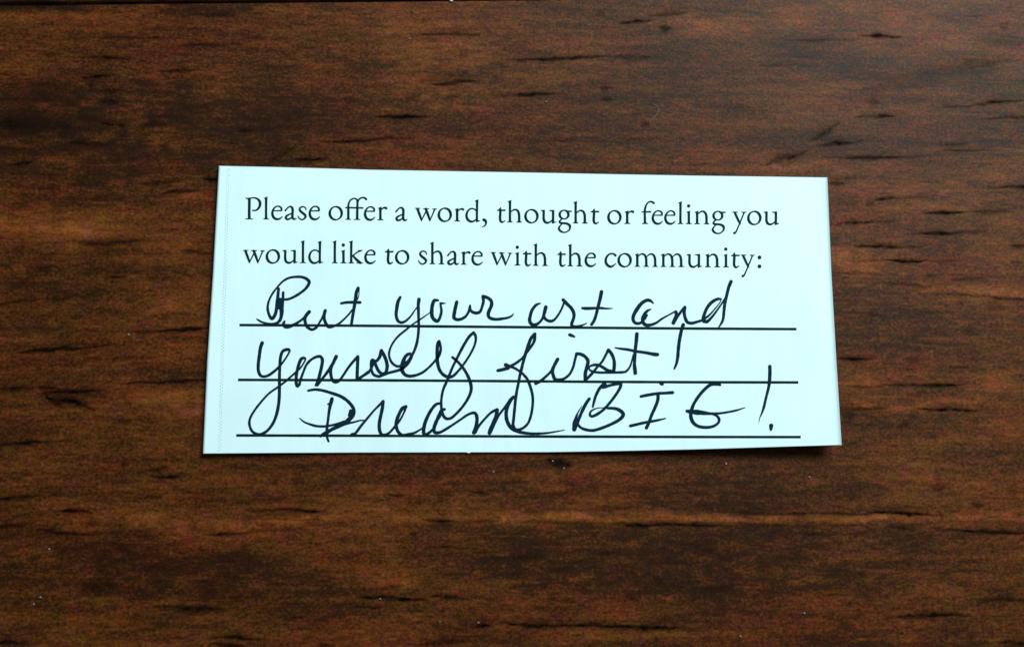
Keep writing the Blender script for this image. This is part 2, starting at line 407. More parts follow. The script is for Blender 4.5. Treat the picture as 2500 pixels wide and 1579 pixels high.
bump = m.n('ShaderNodeBump'); bump.inputs['Strength'].default_value = .10; bump.inputs['Distance'].default_value = .00006
m.link(m.noise(2600, (1, .6, 1), 3, .6), bump.inputs['Height']); m.link(bump.outputs[0], b.inputs['Normal'])
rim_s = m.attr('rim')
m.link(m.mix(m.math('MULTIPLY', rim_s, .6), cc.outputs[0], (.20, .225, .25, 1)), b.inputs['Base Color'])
PAPER = m.m
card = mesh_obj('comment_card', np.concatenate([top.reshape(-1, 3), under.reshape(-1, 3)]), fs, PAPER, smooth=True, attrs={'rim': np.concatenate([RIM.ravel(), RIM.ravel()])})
tag(card, 'white printed card with black handwriting lying on the dark wooden table', 'card')


# ------------------------------------------------------------------ ink helpers
class Ink:
    """flat ink laid on the card, collected in photograph pixels"""
    layer = 0

    def __init__(s):
        s.v, s.f, s.d = [], [], []

    def _add(s, pts, faces, dens):
        k = len(s.v)
        Ink.layer = (Ink.layer + 1) % 40
        h = 0.000014 + Ink.layer * 4e-7
        p = np.array(pts, float)
        w3 = on_table(p[:, 0], p[:, 1], lift(p[:, 0], p[:, 1]) + h)
        s.v += list(w3); s.d += list(np.broadcast_to(dens, (len(p),)))
        s.f += [tuple(k + i for i in f) for f in faces]

    def stroke(s, pts, closed=False, rough=0.0):
        """round-ended line of varying width through (x, y, width)"""
        p = np.array(pts, float)
        n = len(p)
        if n == 1:
            p = np.vstack([p, p + [[.01, 0, 0]]]); n = 2
        out = []
        rngi = range(n if closed else n - 1)
        for i in rngi:
            if closed:
                a, b_, c, d = p[(i - 1) % n], p[i], p[(i + 1) % n], p[(i + 2) % n]
            else:
                b_, c = p[i], p[i + 1]
                a = p[i - 1] if i else 2 * b_ - c
                d = p[i + 2] if i + 2 < n else 2 * c - b_
            ln = math.hypot(*(c - b_)[:2]); k = max(2, int(ln / 2.2))
            t = (np.arange(k) / k)[:, None]
            q = .5 * (2 * b_ + (c - a) * t + (2 * a - 5 * b_ + 4 * c - d) * t ** 2 + (3 * b_ - a - 3 * c + d) * t ** 3)
            q[:, 2:] = b_[2] + (c[2] - b_[2]) * t
            out.append(q)
        q = np.vstack(out + ([] if closed else [p[-1:]]))
        if rough:
            j = rng.normal(0, 1, len(q)); j = np.convolve(j, np.ones(3) / 3, 'same')
            q[:, 2] *= 1 + rough * j
        tan = (np.roll(q[:, :2], -1, 0) - np.roll(q[:, :2], 1, 0)) if closed else np.gradient(q[:, :2], axis=0)
        tan /= np.maximum(np.linalg.norm(tan, axis=1, keepdims=True), 1e-9)
        nor = np.stack([-tan[:, 1], tan[:, 0]], -1)
        hw = q[:, 2:3] / 2
        Lp, Rp = q[:, :2] + nor * hw, q[:, :2] - nor * hw
        m_ = len(q)
        pts2 = list(Lp) + list(Rp)
        faces = [(i, (i + 1) % m_, m_ + (i + 1) % m_, m_ + i) for i in range(m_ if closed else m_ - 1)]
        dens = list(np.clip(q[:, 2] / 6.2, .45, 1)) * 2
        if not closed:
            for e_, sgn in ((0, -1), (m_ - 1, 1)):
                base = len(pts2); r_ = hw[e_, 0]
                a0 = math.atan2(nor[e_, 1], nor[e_, 0])
                arc = [q[e_, :2] + r_ * np.array([math.cos(a0 - sgn * math.pi * k / 8), math.sin(a0 - sgn * math.pi * k / 8)]) for k in range(1, 8)]
                pts2 += arc; dens += [dens[e_]] * 7
                loop = [e_] + [base + k for k in range(7)] + [m_ + e_]
                faces.append(tuple(loop))
        s._add(pts2, faces, np.array(dens))

    def poly(s, pts, dens=1.0):
        s._add(pts, [tuple(range(len(pts)))], dens)

    def build(s, name, mat, parent, label=None):
        o = mesh_obj(name, s.v, s.f, mat, parent, attrs={'density': s.d})
        if label:
            o['label'] = label
        return o


def ink_mat(name, solid, thin, rough):
    m = NT(name); b = m.b
    d = m.attr('density')
    nz = m.noise(1700, (1, 1, 1), 3, .6)
    k = m.math('ADD', d, m.math('MULTIPLY_ADD', nz, .55, -.33), clamp=True)
    m.link(m.mix(k, thin, solid), b.inputs['Base Color'])
    b.inputs['Roughness'].default_value = rough; b.inputs['Specular IOR Level'].default_value = .04
    return m.m


PRINT = ink_mat('printing_ink', (.0016, .0065, .0068, 1), (.0045, .017, .018, 1), .6)
RULE = ink_mat('rule_ink', (.0025, .010, .0095, 1), (.004, .014, .013, 1), .6)
PEN = ink_mat('pen_ink', (.0007, .0020, .0042, 1), (.0045, .017, .034, 1), .5)
DOTS = NT('dotted_line_ink'); DOTS.b.inputs['Base Color'].default_value = (.54, .63, .66, 1); DOTS.b.inputs['Roughness'].default_value = .7; DOTS = DOTS.m

# ------------------------------------------------------------------ printed letters (old-style roman), traced on a grid where the x-height is 240
foot = lambda c, w=56: [(c - w, 1), (c + w, 1), (c + w, -8), (c + 27, -22), (c + 20, -52), (c - 20, -52), (c - 27, -22), (c - w, -9)]
flag = lambda c, t: [(c - 47, t + 27), (c - 44, t + 33), (c - 25, t + 46), (c - 20, t + 85), (c + 20, t + 80), (c + 26, t + 1), (c + 24, t)]
bar = lambda x0, x1, y, h=14: [(x0, y), (x1, y), (x1 - 4, y + h * .8), ((x0 + x1) / 2 + 18, y + h * 1.6), ((x0 + x1) / 2 - 18, y + h * 1.6), (x0 + 4, y + h * .8)]
heel = lambda c: [(c - 24, -42), (c + 19, -42), (c + 27, -26), (c + 64, -24), (c + 64, -14), (c - 14, 13), (c - 22, 0)]


def oval(cx, cy, rx, ry, thin, thick, tilt):
    o = []
    for k in range(28):
        a = k / 28 * 2 * math.pi
        o.append((cx + rx * math.cos(a), cy + ry * math.sin(a), thin + (thick - thin) * abs(math.cos(a + tilt)) ** 1.3))
    return ('c', o)


arch = lambda x: [(x + 14, -192, 16), (x + 52, -226, 22), (x + 98, -240, 28), (x + 145, -214, 38), (x + 166, -152, 42), (x + 169, -85, 41), (x + 169, -20, 43)]
marc = lambda x: [(x + 14, -194, 16), (x + 50, -228, 22), (x + 92, -240, 28), (x + 138, -214, 38), (x + 160, -152, 42), (x + 163, -85, 41), (x + 164, -20, 43)]
GLYPH = {
    'P': [('s', [(90, -380, 46), (88, -250, 46), (86, -120, 46), (88, -30, 48)]), ('p', foot(86, 80)), ('p', [(8, -402), (70, -396), (115, -396), (110, -360), (66, -352), (52, -374), (10, -391)]),
          ('s', [(95, -388, 18), (160, -400, 20), (225, -388, 28), (275, -345, 42), (289, -288, 47), (272, -225, 40), (230, -178, 28), (185, -163, 22), (148, -166, 18)])],
    'l': [('s', [(56, -390, 42), (55, -250, 39), (54, -120, 39), (55, -30, 42)]), ('p', foot(55)), ('p', flag(58, -425))],
    'e': [('s', [(42, -161, 16), (120, -163, 18), (192, -164, 22)]),
          ('s', [(193, -166, 26), (190, -205, 34), (160, -238, 26), (115, -246, 20), (70, -226, 24), (32, -172, 34), (21, -110, 42), (35, -55, 44), (70, -16, 42), (122, -4, 34), (165, -18, 24), (203, -52, 14)])],
    'a': [('s', [(18, -166, 28), (48, -203, 22), (88, -236, 22), (126, -236, 32), (150, -205, 42), (153, -140, 42), (148, -60, 42), (164, -14, 38), (194, -6, 24), (220, -24, 12)]),
          ('s', [(148, -118, 18), (95, -97, 22), (42, -66, 34), (24, -32, 40), (48, -5, 36), (90, -10, 28), (146, -46, 20)])],
    's': [('s', [(158, -182, 14), (146, -218, 20), (100, -240, 20), (56, -226, 26), (37, -190, 36), (60, -150, 40), (110, -110, 42), (146, -74, 40), (141, -35, 34), (105, -5, 24), (70, 1, 22), (28, -26, 20), (8, -64, 14)])],
    'o': [oval(134, -121, 111, 121, 18, 45, .3)],
    'c': [('s', [(203, -208, 40), (178, -231, 28), (130, -242, 22), (75, -222, 28), (32, -162, 38), (22, -100, 42), (40, -46, 44), (86, -6, 42), (140, -5, 32), (206, -54, 12)])],
    'ff': [('s', [(55, -30, 40), (56, -150, 40), (54, -225, 38), (62, -300, 30), (92, -360, 26), (140, -393, 24), (185, -396, 22), (218, -372, 30), (222, -330, 34)]),
           ('s', [(220, -30, 42), (222, -150, 42), (224, -260, 38), (234, -345, 30), (264, -390, 26), (312, -415, 24), (360, -410, 28), (388, -384, 36)]),
           ('p', foot(55, 54)), ('p', foot(220, 62)), ('s', [(0, -223, 12), (40, -226, 24), (200, -224, 24), (325, -222, 24)])],
    'f': [('s', [(61, -30, 40), (59, -150, 38), (57, -225, 37), (66, -300, 34), (95, -370, 26), (142, -411, 24), (186, -414, 28), (226, -388, 36)]), ('p', foot(62, 62)), ('s', [(0, -221, 12), (60, -225, 24), (166, -225, 26)])],
    'r': [('s', [(60, -205, 44), (61, -120, 40), (61, -30, 42)]), ('p', foot(62, 60)), ('p', flag(60, -252)), ('s', [(78, -196, 18), (116, -228, 24), (158, -232, 36), (170, -222, 40)])],
    'w': [('s', [(48, -225, 40), (85, -125, 42), (124, -18, 30)]), ('s', [(124, -12, 16), (165, -95, 20), (206, -178, 20), (222, -220, 20)]), ('s', [(203, -225, 40), (242, -125, 42), (280, -18, 30)]), ('s', [(281, -12, 16), (325, -115, 20), (370, -222, 24)]),
          ('p', bar(0, 106, -240)), ('p', bar(150, 268, -236)), ('p', bar(322, 412, -234)), ('p', [(112, -40), (140, -40), (126, 12), (120, 12)]), ('p', [(268, -40), (296, -40), (282, 14), (276, 14)])],
    'd': [('s', [(216, -385, 42), (214, -250, 38), (212, -100, 38), (212, -25, 42)]), ('p', flag(218, -416)), ('p', heel(214)),
          ('s', [(203, -200, 22), (165, -232, 22), (112, -242, 22), (62, -218, 26), (27, -162, 36), (19, -102, 42), (40, -42, 44), (82, -6, 40), (132, -2, 32), (175, -24, 24), (206, -52, 18)])],
    ',': [('s', [(33, -38, 50), (66, -22, 48), (77, 22, 34), (52, 72, 20), (6, 97, 12)])],
    't': [('s', [(68, -215, 42), (63, -120, 42), (60, -62, 42), (75, -14, 40), (106, -1, 28), (152, -28, 12)]), ('p', [(0, -219), (36, -240), (68, -282), (78, -276), (86, -238), (86, -208), (40, -206), (0, -209)]), ('s', [(50, -222, 22), (150, -222, 26)])],
    'h': [('s', [(56, -385, 42), (55, -250, 39), (55, -120, 39), (55, -30, 42)]), ('p', foot(55, 54)), ('p', flag(57, -417)), ('s', arch(57)), ('p', foot(226, 56))],
    'u': [('s', [(55, -215, 40), (52, -130, 40), (55, -62, 42), (80, -17, 42), (126, -2, 34), (172, -20, 24), (216, -58, 18)]), ('p', [(0, -238), (74, -246), (75, -195), (36, -195), (28, -212), (2, -226)]),
          ('s', [(229, -215, 41), (228, -120, 40), (226, -30, 42)]), ('p', [(152, -238), (249, -246), (249, -195), (209, -195), (200, -214), (154, -226)]), ('p', heel(226))],
    'g': [oval(120, -160, 81, 80, 17, 42, .1), ('s', [(176, -222, 18), (212, -222, 24), (258, -222, 18)]),
          ('s', [(78, -78, 20), (52, -52, 26), (34, -26, 32), (58, -4, 36), (120, 0, 34), (180, 9, 38), (223, 40, 44), (232, 85, 34), (208, 130, 24), (160, 163, 20), (110, 170, 22), (56, 148, 36), (24, 104, 40), (38, 60, 26), (80, 14, 18)])],
    'i': [('s', [(60, -205, 42), (61, -120, 40), (61, -30, 42)]), ('p', foot(61, 58)), ('p', flag(61, -254)), ('s', [(57, -338, 58)])],
    'n': [('s', [(58, -205, 42), (58, -120, 40), (58, -30, 42)]), ('p', foot(58, 58)), ('p', flag(57, -254)), ('s', arch(63)), ('p', foot(233, 57))],
    'm': [('s', [(54, -205, 42), (54, -120, 40), (54, -30, 42)]), ('p', foot(54, 55)), ('p', flag(53, -254)), ('s', marc(57)), ('p', foot(221, 55)), ('s', marc(222)), ('p', foot(386, 56))],
    'y': [('s', [(50, -218, 40), (98, -112, 40), (146, -14, 32)]), ('s', [(222, -218, 22), (150, -42, 22), (106, 62, 22), (72, 138, 26), (42, 160, 44)]), ('p', bar(0, 112, -238)), ('p', bar(170, 268, -236))],
    'k': [('s', [(56, -390, 42), (55, -250, 39), (54, -120, 39), (55, -30, 42)]), ('p', foot(55)), ('p', flag(58, -426)), ('s', [(78, -136, 20), (145, -192, 20), (206, -228, 20)]), ('p', [(164, -246), (268, -250), (266, -238), (222, -214), (196, -208), (188, -232)]),
          ('s', [(95, -132, 30), (150, -74, 44), (222, -12, 46)]), ('p', [(148, 1), (278, 1), (278, -8), (240, -24), (190, -40), (176, -18), (148, -8)])],
    ':': [('s', [(38, -188, 66)]), ('s', [(38, -22, 66)])],
}
GS = 7.607
W1, W2, W3, W4, W5, W6 = 580, 780, 980, 1180, 1380, 1660
PRINTED = [
    ([(600, 535.5), (700, 535.9), (850, 536.6), (930, 537.6), (1030, 539.5), (1165, 541.3), (1250, 543.1), (1410, 545.4), (1530, 546.6), (1700, 547.4), (1900, 548.3)],
     [('Please', W1, 'P130 l475 e625 a870 s1115 e1320'), ('offer', W2, 'o168 ff480 e825 r1070'), ('a', W2, 'a1405'), ('word,', W3, 'w250 o672 r975 d1190 ,1495'), ('thought', W4, 't250 h440 o760 u1068 g1380 h1660 t1990'),
      ('or', W5, 'o780 r1090'), ('feeling', W5, 'f1420 e1605 e1838 l2085 i2235 n2392 g2715'), ('you', W6, 'y970 o1248 u1555')]),
    ([(590, 641.8), (700, 642), (820, 642.5), (960, 643.6), (1060, 644.8), (1130, 646), (1262, 648), (1395, 650), (1560, 651.3), (1690, 652), (1850, 653)],
     [('would', W1, 'w98 o522 u832 l1160 d1315'), ('like', W2, 'l230 i385 k535 e832'), ('to', W2, 't1212 o1402'), ('share', W3, 's310 h520 a845 r1095 e1300'), ('with', W4, 'w132 i575 t730 h920'), ('the', W4, 't1370 h1560 e1882'),
      ('community:', W5, 'c730 o970 m1285 m1768 u2255 n2590 i2925 t3075 y3255 :3570')]),
]
for base, words_ in PRINTED:
    bx = [q[0] for q in base]; by = [q[1] for q in base]
    for word, ox, spec in words_:
        ink = Ink()
        for tok in spec.split():
            g = tok.rstrip('0123456789'); x0 = ox + float(tok[len(g):]) / GS
            fx = lambda x: x0 + x / GS
            fy = lambda x, y: float(np.interp(x0 + x / GS, bx, by)) + y / GS
            for kind, pts in GLYPH[g]:
                if kind == 'p':
                    ink.poly([(fx(p[0]), fy(p[0], p[1])) for p in pts])
                else:
                    ink.stroke([(fx(p[0]), fy(p[0], p[1]), (p[2] + 6) / GS) for p in pts], closed=(kind == 'c'))
        ink.build('printed_word', PRINT, card, 'printed word "%s"' % word)

# ruled lines
for pts in ([(584.7, 793.2), (760, 794.0), (930, 795.2), (1280, 798.4), (1620, 801.2), (1860, 802.6), (1944.5, 803)],
            [(581.2, 926.8), (740, 927.2), (920, 927.9), (1240, 929.9), (1440, 931.4), (1700, 932.5), (1949, 933)],
            [(576.8, 1062.2), (740, 1062.6), (920, 1063.1), (1160, 1064.2), (1340, 1064.9), (1700, 1065.9), (1955, 1066.2)]):
    ink = Ink(); q = np.array(pts)
    x = np.linspace(q[0, 0], q[-1, 0], 160); y = np.interp(x, q[:, 0], q[:, 1])
    hw = 3.15 + np.convolve(rng.normal(0, .16, 160), np.ones(4) / 4, 'same')
    P2 = np.concatenate([np.stack([x, y - hw], -1), np.stack([x, y + hw], -1)])
    ink._add(P2, [(i, i + 1, 161 + i, 160 + i) for i in range(159)], 1.0)
    ink.build('ruled_line', RULE, card)

# faint dotted border printed down the left side
ink = Ink()
yy = 413.0; k = 0
while yy < 1102:
    xm = float(np.interp(yy, [414, 656, 880, 1103], [557, 550, 543, 536]))
    dx = 2.3 if k % 2 == 0 else -2.3
    r1 = 1.65 + rng.normal(0, .2)
    ink.poly([(xm + dx + r1 * math.cos(a), yy + r1 * math.sin(a)) for a in np.linspace(0, 2 * math.pi, 7)[:-1]])
    yy += 3.75; k += 1
ink.build('dotted_border', DOTS, card)

# ------------------------------------------------------------------ handwriting: pen strokes (x, y, width) traced in enlarged windows
Zs = 6.339
A, B, C_, D_, E, F, Gw, Hw, I, J = [(580, 660, Zs), (920, 660, Zs), (1260, 660, Zs), (1500, 660, Zs), (560, 850, Zs), (880, 800, Zs), (1180, 800, Zs), (1340, 860, Zs), (1640, 860, Zs), (980, 900, Zs)]
Kw, Lw, Mw = (720, 930, 6.689), (600, 800, 6.689), (980, 940, 6.02)
HAND = [
    ('Put', [
        [(A, '635 285 36; 622 400 40; 608 500 38; 602 600 44; 578 690 46; 532 745 44; 490 690 36; 466 590 34; 482 480 29; 540 360 28; 620 255 26; 700 170 28; 800 115 30; 940 98 34; 1040 116 37; 1104 165 44; 1100 215 42; 1050 285 37; 970 350 36; 880 405 36; 800 440 34; 740 450 32; 680 443 30; 642 436 26')],
        [(A, '640 300 24; 634 430 24; 628 520 24; 640 590 24')], [(A, '707 342 36; 703 420 38; 700 500 38; 696 600 30')],
        [(A, '650 455 40; 670 530 58; 682 620 56; 678 700 46; 655 770 44; 610 812 34; 530 826 26; 440 816 26; 370 795 26; 322 768 24; 298 753 16')],
        [(A, '727 787 28; 712 822 44; 737 868 46; 790 872 42; 860 845 40; 950 793 32; 1020 740 32; 1052 700 34')],
        [(A, '1110 640 46; 1066 690 48; 1043 742 44; 1050 810 40; 1078 872 40; 1150 914 38; 1222 880 34; 1266 810 27; 1310 735 30; 1340 680 42; 1358 622 42')],
        [(A, '1357 622 44; 1340 690 46; 1346 765 40; 1385 850 42; 1430 874 40; 1500 856 34; 1570 822 28; 1650 752 26; 1720 680 26; 1775 608 24')],
        [(A, '1866 276 48; 1840 340 46; 1825 450 46; 1800 600 42; 1780 720 40; 1762 832 38')], [(A, '1884 300 12; 1876 390 12; 1855 450 16')],
        [(A, '1605 508 32; 1690 495 37; 1800 492 40; 1897 495 38')]]),
    ('your', [
        [(B, '362 416 38; 330 480 44; 310 580 46; 300 690 42; 325 775 38; 380 805 36; 450 780 32; 530 700 26; 580 627 20; 622 570 15')],
        [(B, '652 448 46; 642 540 42; 645 650 38; 648 780 36; 648 880 38; 640 1000 36; 620 1120 38; 585 1230 36; 545 1310 40; 495 1390 40; 430 1450 40; 380 1472 34; 310 1480 34; 230 1420 32; 190 1310 30; 210 1200 28; 270 1090 28; 350 1000 30; 450 920 28; 560 830 20; 660 765 22; 740 710 18; 826 650 14')],
        [(B, '948 462 30; 890 466 46; 860 540 48; 850 640 50; 860 720 46; 900 770 44; 945 780 44; 980 720 36; 1000 630 36; 990 550 32; 984 507 28')], [(B, '984 507 28; 1020 509 26; 1062 508 12')],
        [(B, '1238 488 44; 1220 560 48; 1200 660 48; 1195 730 48; 1240 760 42; 1310 750 38; 1375 710 36; 1420 640 34; 1440 580 38; 1443 540 26')],
        [(B, '1440 585 42; 1450 615 42; 1490 647 40; 1550 658 40; 1600 635 40; 1630 560 36; 1650 480 40; 1645 405 44')],
        [(B, '1645 402 46; 1710 420 40; 1770 470 46; 1775 540 48; 1745 610 46; 1725 670 46; 1745 730 42; 1830 755 40; 1930 748 36; 2030 730 30; 2085 705 26; 2120 668 10')]]),
    ('art', [
        [(C_, '370 510 24; 310 535 36; 250 610 44; 220 700 44; 210 780 44; 240 830 44; 300 840 42; 360 805 36; 410 740 36; 438 660 42')],
        [(C_, '460 568 50; 442 640 46; 430 710 40; 470 765 38; 540 785 40; 600 755 34; 670 660 28; 720 560 28; 740 500 28')],
        [(C_, '728 456 46; 790 520 46; 860 590 44; 895 670 44; 890 740 42; 862 820 46; 866 872 42')], [(C_, '866 870 42; 950 868 36; 1030 845 26; 1094 818 14')],
        [(C_, '1322 332 50; 1300 440 46; 1265 580 42; 1240 680 40; 1210 770 40; 1170 835 42')], [(C_, '1026 583 34; 1080 588 44; 1200 585 38; 1300 582 34; 1400 590 28; 1487 588 14')]]),
    ('and', [
        [(D_, '602 508 20; 560 470 42; 500 462 46; 420 510 48; 350 600 50; 300 690 48; 290 760 46; 320 810 42; 375 820 40; 430 800 36')],
        [(D_, '564 598 18; 500 635 40; 450 710 48; 440 780 50; 470 835 46; 540 845 40; 640 815 34; 740 745 28; 840 690 22; 930 640 24')], [(D_, '508 690 26; 470 750 34')],
        [(D_, '950 642 46; 960 690 46; 935 760 50; 912 812 50')], [(D_, '920 812 38; 960 740 38; 1000 680 36; 1060 600 36; 1090 568 40')],
        [(D_, '1090 570 44; 1080 650 46; 1095 730 42; 1130 800 42; 1200 815 40; 1280 795 36; 1350 775 34')],
        [(D_, '1650 442 26; 1590 445 40; 1510 490 44; 1440 570 44; 1395 670 44; 1375 750 46; 1388 788 48')], [(D_, '1400 742 34; 1470 690 27; 1560 590 19; 1630 500 14; 1655 450 14')],
        [(D_, '1376 768 50; 1430 792 46; 1500 732 36; 1580 630 28; 1650 530 24; 1708 442 28')], [(D_, '1806 172 46; 1770 260 46; 1740 380 42; 1712 500 42; 1697 620 40; 1685 740 38; 1660 810 34; 1620 872 22')]]),
    ('yourself', [
        [(Lw, '268 247 52; 240 330 48; 220 470 46; 205 600 46; 207 700 46; 240 775 42; 300 795 38; 380 770 38; 470 705 38; 540 640 36; 600 570 30; 670 470 26; 712 390 28; 712 360 38; 660 355 44; 602 385 44; 572 460 42; 560 560 42; 555 660 40; 551 780 42; 550 900 44'), (E, '775 620 42; 772 750 42; 760 880 42; 730 1020 42; 680 1150 40; 600 1260 38; 510 1320 38; 430 1325 36; 352 1280 36; 311 1180 36; 322 1080 32; 390 960 30; 490 830 30; 610 700 28; 750 600 28; 870 510 30; 960 430 28; 1030 370 32; 1110 290 24; 1162 205 22; 1178 160 26; 1150 148 38; 1112 165 44; 1085 220 44; 1055 320 44; 1036 430 42; 1036 540 44; 1052 580 46')],
        [(E, '1055 580 46; 1085 560 36; 1098 495 34; 1140 380 32; 1190 260 34; 1260 180 36; 1340 135 36; 1408 126 40; 1440 180 44; 1430 270 44; 1400 400 44; 1372 510 50; 1342 568 40')],
        [(E, '1362 568 38; 1430 480 36; 1500 390 38; 1560 300 40; 1620 200 40; 1655 128 44')],
        [(E, '1654 126 46; 1610 220 44; 1572 310 44; 1570 400 40; 1595 490 42; 1640 520 44; 1700 500 38; 1760 420 34; 1840 300 34; 1920 200 36; 1985 132 42')],
        [(E, '1987 130 46; 1985 230 44; 1980 350 42; 1977 472 44')], [(E, '1988 480 42; 2060 430 38; 2160 370 36')],
        [(F, '0 772 36; 80 710 36; 148 660 36; 176 600 40; 206 530 36')],
        [(F, '172 660 34; 164 590 34; 168 520 36; 182 490 36; 215 512 40; 250 510 38; 298 450 44; 320 362 46')],
        [(F, '324 350 44; 365 420 44; 400 510 46; 414 600 46; 396 680 44; 350 712 42; 292 680 42; 247 600 42; 222 530 42')],
        [(F, '168 640 34; 200 718 36; 280 750 38; 360 725 36; 440 695 36; 540 670 36; 625 640 40; 720 565 44; 780 470 44; 788 420 38; 750 402 40; 692 450 46; 655 550 60; 642 640 54; 680 715 46; 750 745 42; 850 735 38; 960 690 34; 1050 620 32; 1120 550 32; 1180 480 36')],
        [(F, '1192 470 40; 1228 400 40; 1244 320 32; 1230 240 32; 1216 205 40; 1196 260 46; 1188 350 44; 1188 470 46; 1200 570 44; 1230 660 44; 1290 730 44; 1370 760 42; 1440 740 40; 1520 660 34; 1600 560 32; 1680 440 30; 1750 310 30; 1784 200 34; 1780 120 36; 1752 76 38')],
        [(F, '1750 74 40; 1680 140 40; 1610 250 40; 1550 360 38; 1490 480 36; 1430 600 34; 1380 720 36; 1330 840 38; 1280 960 36; 1256 1080 34; 1250 1180 34; 1262 1290 36; 1292 1370 42; 1340 1405 42; 1410 1390 38; 1490 1320 38; 1580 1220 36; 1660 1100 38; 1710 980 42; 1710 880 44; 1670 760 42; 1610 650 38; 1540 560 36; 1480 500 36; 1425 456 34')]]),
    ('first!', [
        [(Gw, '226 660 40; 300 645 42; 385 620 48')], [(Gw, '395 605 44; 430 585 38; 500 550 36; 590 480 32; 660 400 32; 740 290 34; 790 200 40; 797 110 44')],
        [(Gw, '796 98 46; 740 160 44; 700 260 44; 660 380 44; 625 500 40; 595 620 40; 567 730 38; 545 850 36; 520 970 38; 500 1100 38; 485 1250 38; 470 1400 38; 460 1500 38'), (J, '1736 880 38; 1756 925 36; 1810 940 36; 1890 910 36; 1960 840 34; 2000 740 36; 2025 620 34; 2035 480 36; 2020 360 36; 1980 230 38'), (Gw, '680 790 36; 620 720 34; 560 670 32; 480 620 34; 400 592 42; 346 572 50')],
        [(Gw, '812 860 42; 880 825 40; 960 760 36; 1050 670 34; 1085 610 34')],
        [(Gw, '1150 486 46; 1100 580 44; 1070 660 46; 1085 740 44; 1112 795 42; 1180 800 36; 1260 780 34; 1340 710 34; 1390 610 34; 1415 510 34; 1440 410 38')],
        [(Gw, '1442 402 42; 1500 405 44; 1570 440 42; 1620 510 46; 1605 600 48; 1580 700 48; 1580 798 48')],
        [(Gw, '1600 790 38; 1680 710 38; 1760 610 34; 1840 520 32; 1900 410 32; 1930 347 40')], [(Gw, '1936 340 42; 1990 410 44; 2025 510 44; 2025 620 46; 2015 676 44')],
        [(Gw, '2010 680 44; 1930 660 46; 1850 610 40; 1780 575 38; 1700 575 34; 1642 602 24; 1642 640 24; 1690 675 32; 1800 690 32; 1950 690 34'), (Hw, '1150 305 34; 1210 280 30; 1260 210 26; 1290 110 22; 1310 30 20')],
        [(C_, '1870 982 48; 1860 1100 46; 1845 1230 44; 1837 1350 44; 1832 1450 44'), (Hw, '1326 200 46; 1338 318 50')], [(C_, '1532 1195 16; 1620 1210 30; 1740 1225 36; 1850 1250 36; 2000 1270 38; 2130 1295 46; 2188 1300 48')],
        [(Gw, '1335 106 40; 1370 120 44; 1412 136 24')],
        [(D_, '1065 842 48; 1040 920 46; 1010 1060 46; 992 1200 44; 980 1340 42; 961 1438 38; 928 1520 26')], [(Hw, '1738 478 50; 1755 490 44')]]),
    ('Dream', [
        [(Kw, '217 155 34; 330 137 38; 450 152 40; 600 195 44; 740 245 46; 850 315 46; 936 410 48; 962 490 54; 935 570 62; 872 636 62; 800 690 60; 700 740 56; 600 790 50; 510 842 56; 440 885 46; 415 908 22')], [(Kw, '908 482 44; 900 560 56')],
        [(Kw, '80 606 16; 150 665 26; 250 705 32; 350 732 36; 480 738 34; 600 720 32; 720 690 36; 800 662 40')], [(Kw, '720 738 40; 850 692 36; 960 670 28; 1060 642 24; 1128 640 20')],
        [(Kw, '605 290 52; 590 350 52; 570 430 46; 555 520 40; 540 640 36; 525 760 40; 525 860 44; 530 930 36; 550 983 30')], [(Kw, '540 375 24; 570 368 36')],
        [(Kw, '932 875 52; 990 848 40; 1080 730 38; 1180 610 34; 1290 480 30; 1390 380 36; 1436 332 42')],
        [(Kw, '1440 332 48; 1430 430 48; 1405 550 48; 1380 680 48; 1380 780 48; 1402 850 46; 1450 880 40; 1530 850 34; 1600 780 34; 1650 720 36; 1720 630 30; 1782 510 28; 1812 430 36')],
        [(Kw, '1812 416 48; 1750 450 48; 1700 540 48; 1660 650 48; 1655 740 48; 1690 830 46; 1760 880 40; 1860 865 38; 1960 840 34; 2075 772 24')],
        [(Mw, '572 266 30; 510 280 38; 440 360 42; 380 470 44; 340 580 46; 325 680 46; 345 735 40')], [(Mw, '352 730 34; 410 695 36; 462 650 36')],
        [(Mw, '636 352 34; 592 370 46; 560 440 54; 510 540 46; 480 630 46; 490 690 44; 550 695 38; 620 665 38; 740 590 32; 860 510 30; 980 430 32; 1070 405 38; 1106 450 44; 1110 530 46; 1090 630 48; 1066 694 52')],
        [(Mw, '1090 690 36; 1130 610 34; 1220 500 30; 1320 400 32; 1406 357 40')], [(Mw, '1408 362 46; 1395 440 46; 1360 540 54; 1320 630 54; 1296 698 52')],
        [(Mw, '1312 690 34; 1380 540 34; 1440 430 30; 1530 310 30; 1600 210 34; 1645 168 34')], [(Mw, '1642 176 38; 1590 250 44; 1550 340 48; 1540 440 46; 1560 540 46; 1620 630 46; 1720 680 42; 1850 705 36; 2000 710 32; 2150 700 26; 2300 675 18; 2395 658 12')]]),
    ('BIG!', [
        [(Hw, '510 828 8; 450 930 20; 420 1010 38; 396 1110 56; 394 1190 54')], [(Hw, '625 717 42; 570 800 46; 510 920 44; 460 1040 44; 420 1140 44; 402 1190 44')],
        [(Hw, '440 1080 30; 480 1150 34; 560 1190 38; 680 1205 40; 800 1175 40; 950 1115 42; 1090 1040 44; 1150 970 50; 1130 920 50; 1060 876 44; 980 862 38; 915 862 34')],
        [(Hw, '900 858 12; 800 855 12; 720 870 18; 652 910 26; 635 960 34; 662 988 36; 740 960 38; 850 880 38; 950 770 38; 1040 650 38; 1100 550 40; 1114 490 44; 1080 476 46')],
